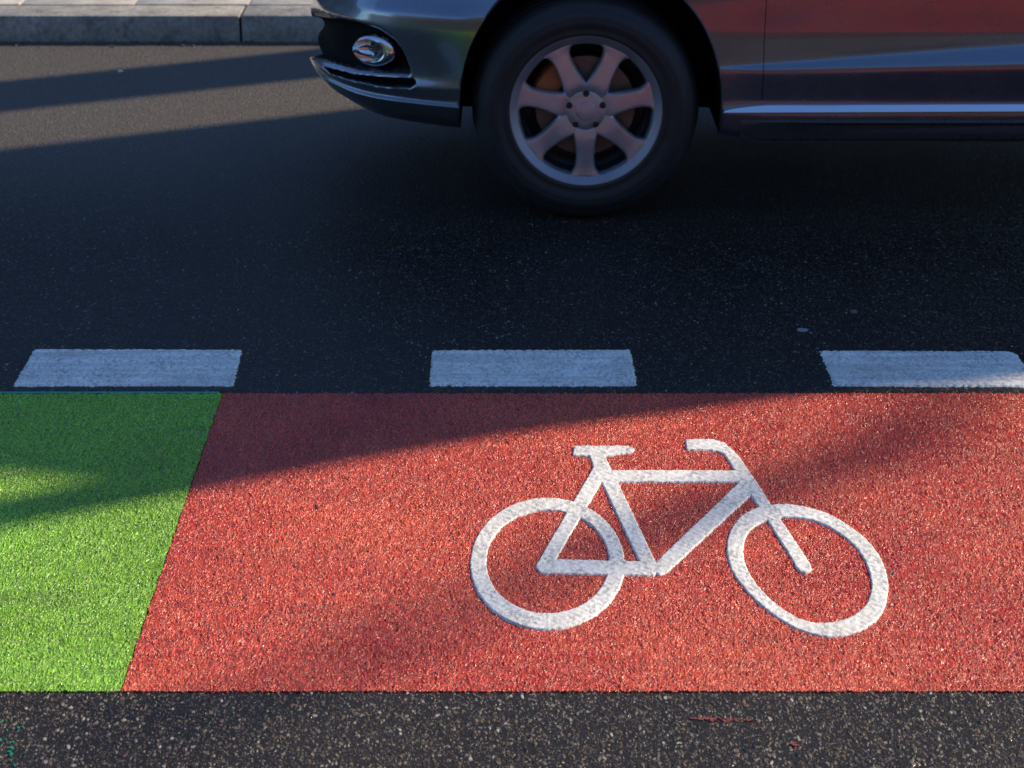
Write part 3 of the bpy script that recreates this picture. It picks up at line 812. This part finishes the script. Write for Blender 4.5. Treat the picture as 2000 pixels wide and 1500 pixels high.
# unseen tree added further off so that one limb softly shades the red paint
tree = empty('shadow_tree', P3(30, 5.6, 0)); TO = Vector(tree.location)
tag(tree, 'unseen leafless tree added to lay a soft limb shadow on the lane', 'tree')
def limb(bm, pts, n=10):
    rs = []
    for (a, q, h, r_) in pts:
        c = Vector(P3(a, q, h))-TO
        rs.append([bm.verts.new(c+Vector((nx*math.cos(2*math.pi*k/n)*r_, ny*math.cos(2*math.pi*k/n)*r_, math.sin(2*math.pi*k/n)*r_)) + Vector((ux,uy,0))*(math.sin(2*math.pi*k/n)*r_*.8)) for k in range(n)])
    for A, B in zip(rs[:-1], rs[1:]):
        for k in range(n): bm.faces.new((A[k], A[(k+1)%n], B[(k+1)%n], B[k]))
    bm.faces.new(rs[0][::-1]); bm.faces.new(rs[-1])
bm = bmesh.new()
limb(bm, [(30,5.6,-.1,.42),(30,5.6,3,.34),(30.1,5.65,8,.29),(30,5.55,13,.24),(30,5.7,18,.16),(30.2,5.9,23,.07)])
bmesh.ops.recalc_face_normals(bm, faces=bm.faces); M_BARK = simple('bark', (.09,.07,.055), .9, nscale=12, namp=.4)
bm_link('trunk', bm, M_BARK, tree)
for pts in ([(30,5.5,14.2,.12),(30,4.6,15.6,.09),(30,3.62,16.35,.075),(30,3.40,16.95,.07),(30,3.22,17.25,.05),(30,3.08,17.7,.02)],
            [(30,5.7,15,.13),(30.4,6.3,17,.10),(31,6.6,20,.04)], [(30,5.6,12,.13),(29,5.9,15,.09),(28,6.2,19,.03)], [(30,5.5,17,.10),(30.6,5.0,19.5,.07),(31.5,4.6,23,.02)]):
    bm = bmesh.new(); limb(bm, pts); bmesh.ops.recalc_face_normals(bm, faces=bm.faces); bm_link('limb', bm, M_BARK, tree)

def brick_mat():
    m = NT('brick'); v = m.coords(); bt = m.n('ShaderNodeTexBrick')
    mp = m.n('ShaderNodeMapping'); mp.inputs['Rotation'].default_value = (R(90), 0, 0); m.l(v, mp.inputs[0]); m.l(mp.outputs[0], bt.inputs['Vector'])
    bt.inputs['Scale'].default_value = 4; bt.inputs['Color1'].default_value = (.10,.085,.078,1); bt.inputs['Color2'].default_value = (.13,.11,.10,1); bt.inputs['Mortar'].default_value = (.2,.19,.17,1)
    m.set(base=bt.outputs['Color'], rough=.85); return m.m
M_BRICK = brick_mat()
def building(name, x0, x1, yf, depth, h, label, facing):
    b = empty(name, ((x0+x1)/2, yf, 0)); tag(b, label, 'building'); o = Vector(b.location)
    bm = bmesh.new(); ya, yb = (yf, yf+depth) if facing < 0 else (yf-depth, yf)
    add_box(bm, (x0-o.x, ya-o.y, 0), (x1-o.x, yb-o.y, h)); bm_link('wall', bm, M_BRICK, b, smooth=False)
    bm = bmesh.new(); add_box(bm, (x0-.3-o.x, ya-.3-o.y, h+.003), (x1+.3-o.x, yb+.3-o.y, h+.4)); bm_link('roof', bm, M_CONC, b, smooth=False)
    for fl in range(int(h//3.4)):
        for k in range(int((x1-x0)//3)):
            xc = x0+1.5+k*3-o.x; z = 1+fl*3.4
            bm = bmesh.new(); yo_ = 0
            add_box(bm, (xc-.6, facing*.05-.05, z), (xc+.6, facing*.05+.05, z+1.8), .01); bm_link('window', bm, M_GLASS, b, smooth=False)
building('brick_building', -24, 24, -9, 8, 6.5, 'brick building behind the camera across the street', 1)
building('brick_house', -40, 7, 18, 9, 5.5, 'brick house beyond the far pavement', -1)

# ------------------------------------------------------------------ light
w = bpy.data.worlds.new('World'); S.world = w; w.use_nodes = True; nt = w.node_tree
sky = nt.nodes.new('ShaderNodeTexSky'); sky.sky_type = 'NISHITA'; sky.sun_disc = False
sky.sun_elevation = SUN_EL; sky.sun_rotation = math.pi/2-SUN_AZ; sky.altitude = 0; sky.air_density = 1.0; sky.dust_density = .3; sky.ozone_density = 3.5
bg = nt.nodes['Background']; tn = nt.nodes.new('ShaderNodeMix'); tn.data_type = 'RGBA'; tn.blend_type = 'MULTIPLY'; tn.inputs[0].default_value = 1
tn.inputs[7].default_value = (.80, .96, 1.15, 1); nt.links.new(sky.outputs[0], tn.inputs[6]); nt.links.new(tn.outputs[2], bg.inputs[0]); bg.inputs[1].default_value = .13
sl = bpy.data.lights.new('sun', 'SUN'); sl.energy = 4.7; sl.angle = R(.42); sl.color = (1, .85, .62)
so = bpy.data.objects.new('sun', sl); COL.objects.link(so)
dirv = Vector((ux*math.cos(SUN_EL), uy*math.cos(SUN_EL), math.sin(SUN_EL)))
so.rotation_euler = dirv.to_track_quat('Z', 'Y').to_euler(); so.location = dirv*60

cd = bpy.data.cameras.new('camera'); co = bpy.data.objects.new('camera', cd); COL.objects.link(co)
cd.sensor_fit = 'HORIZONTAL'; cd.sensor_width = 36; cd.lens = FPX/2000*36
co.location = (0, 0, H); co.rotation_euler = (math.pi/2-PITCH, 0, 0)
cd.clip_start = .05; cd.clip_end = 2000
cd.dof.use_dof = True; cd.dof.focus_distance = 4.6; cd.dof.aperture_fstop = 7.0
S.camera = co
S.view_settings.view_transform = 'Standard'; S.view_settings.look = 'None'; S.view_settings.exposure = 0.55; S.view_settings.gamma = 1
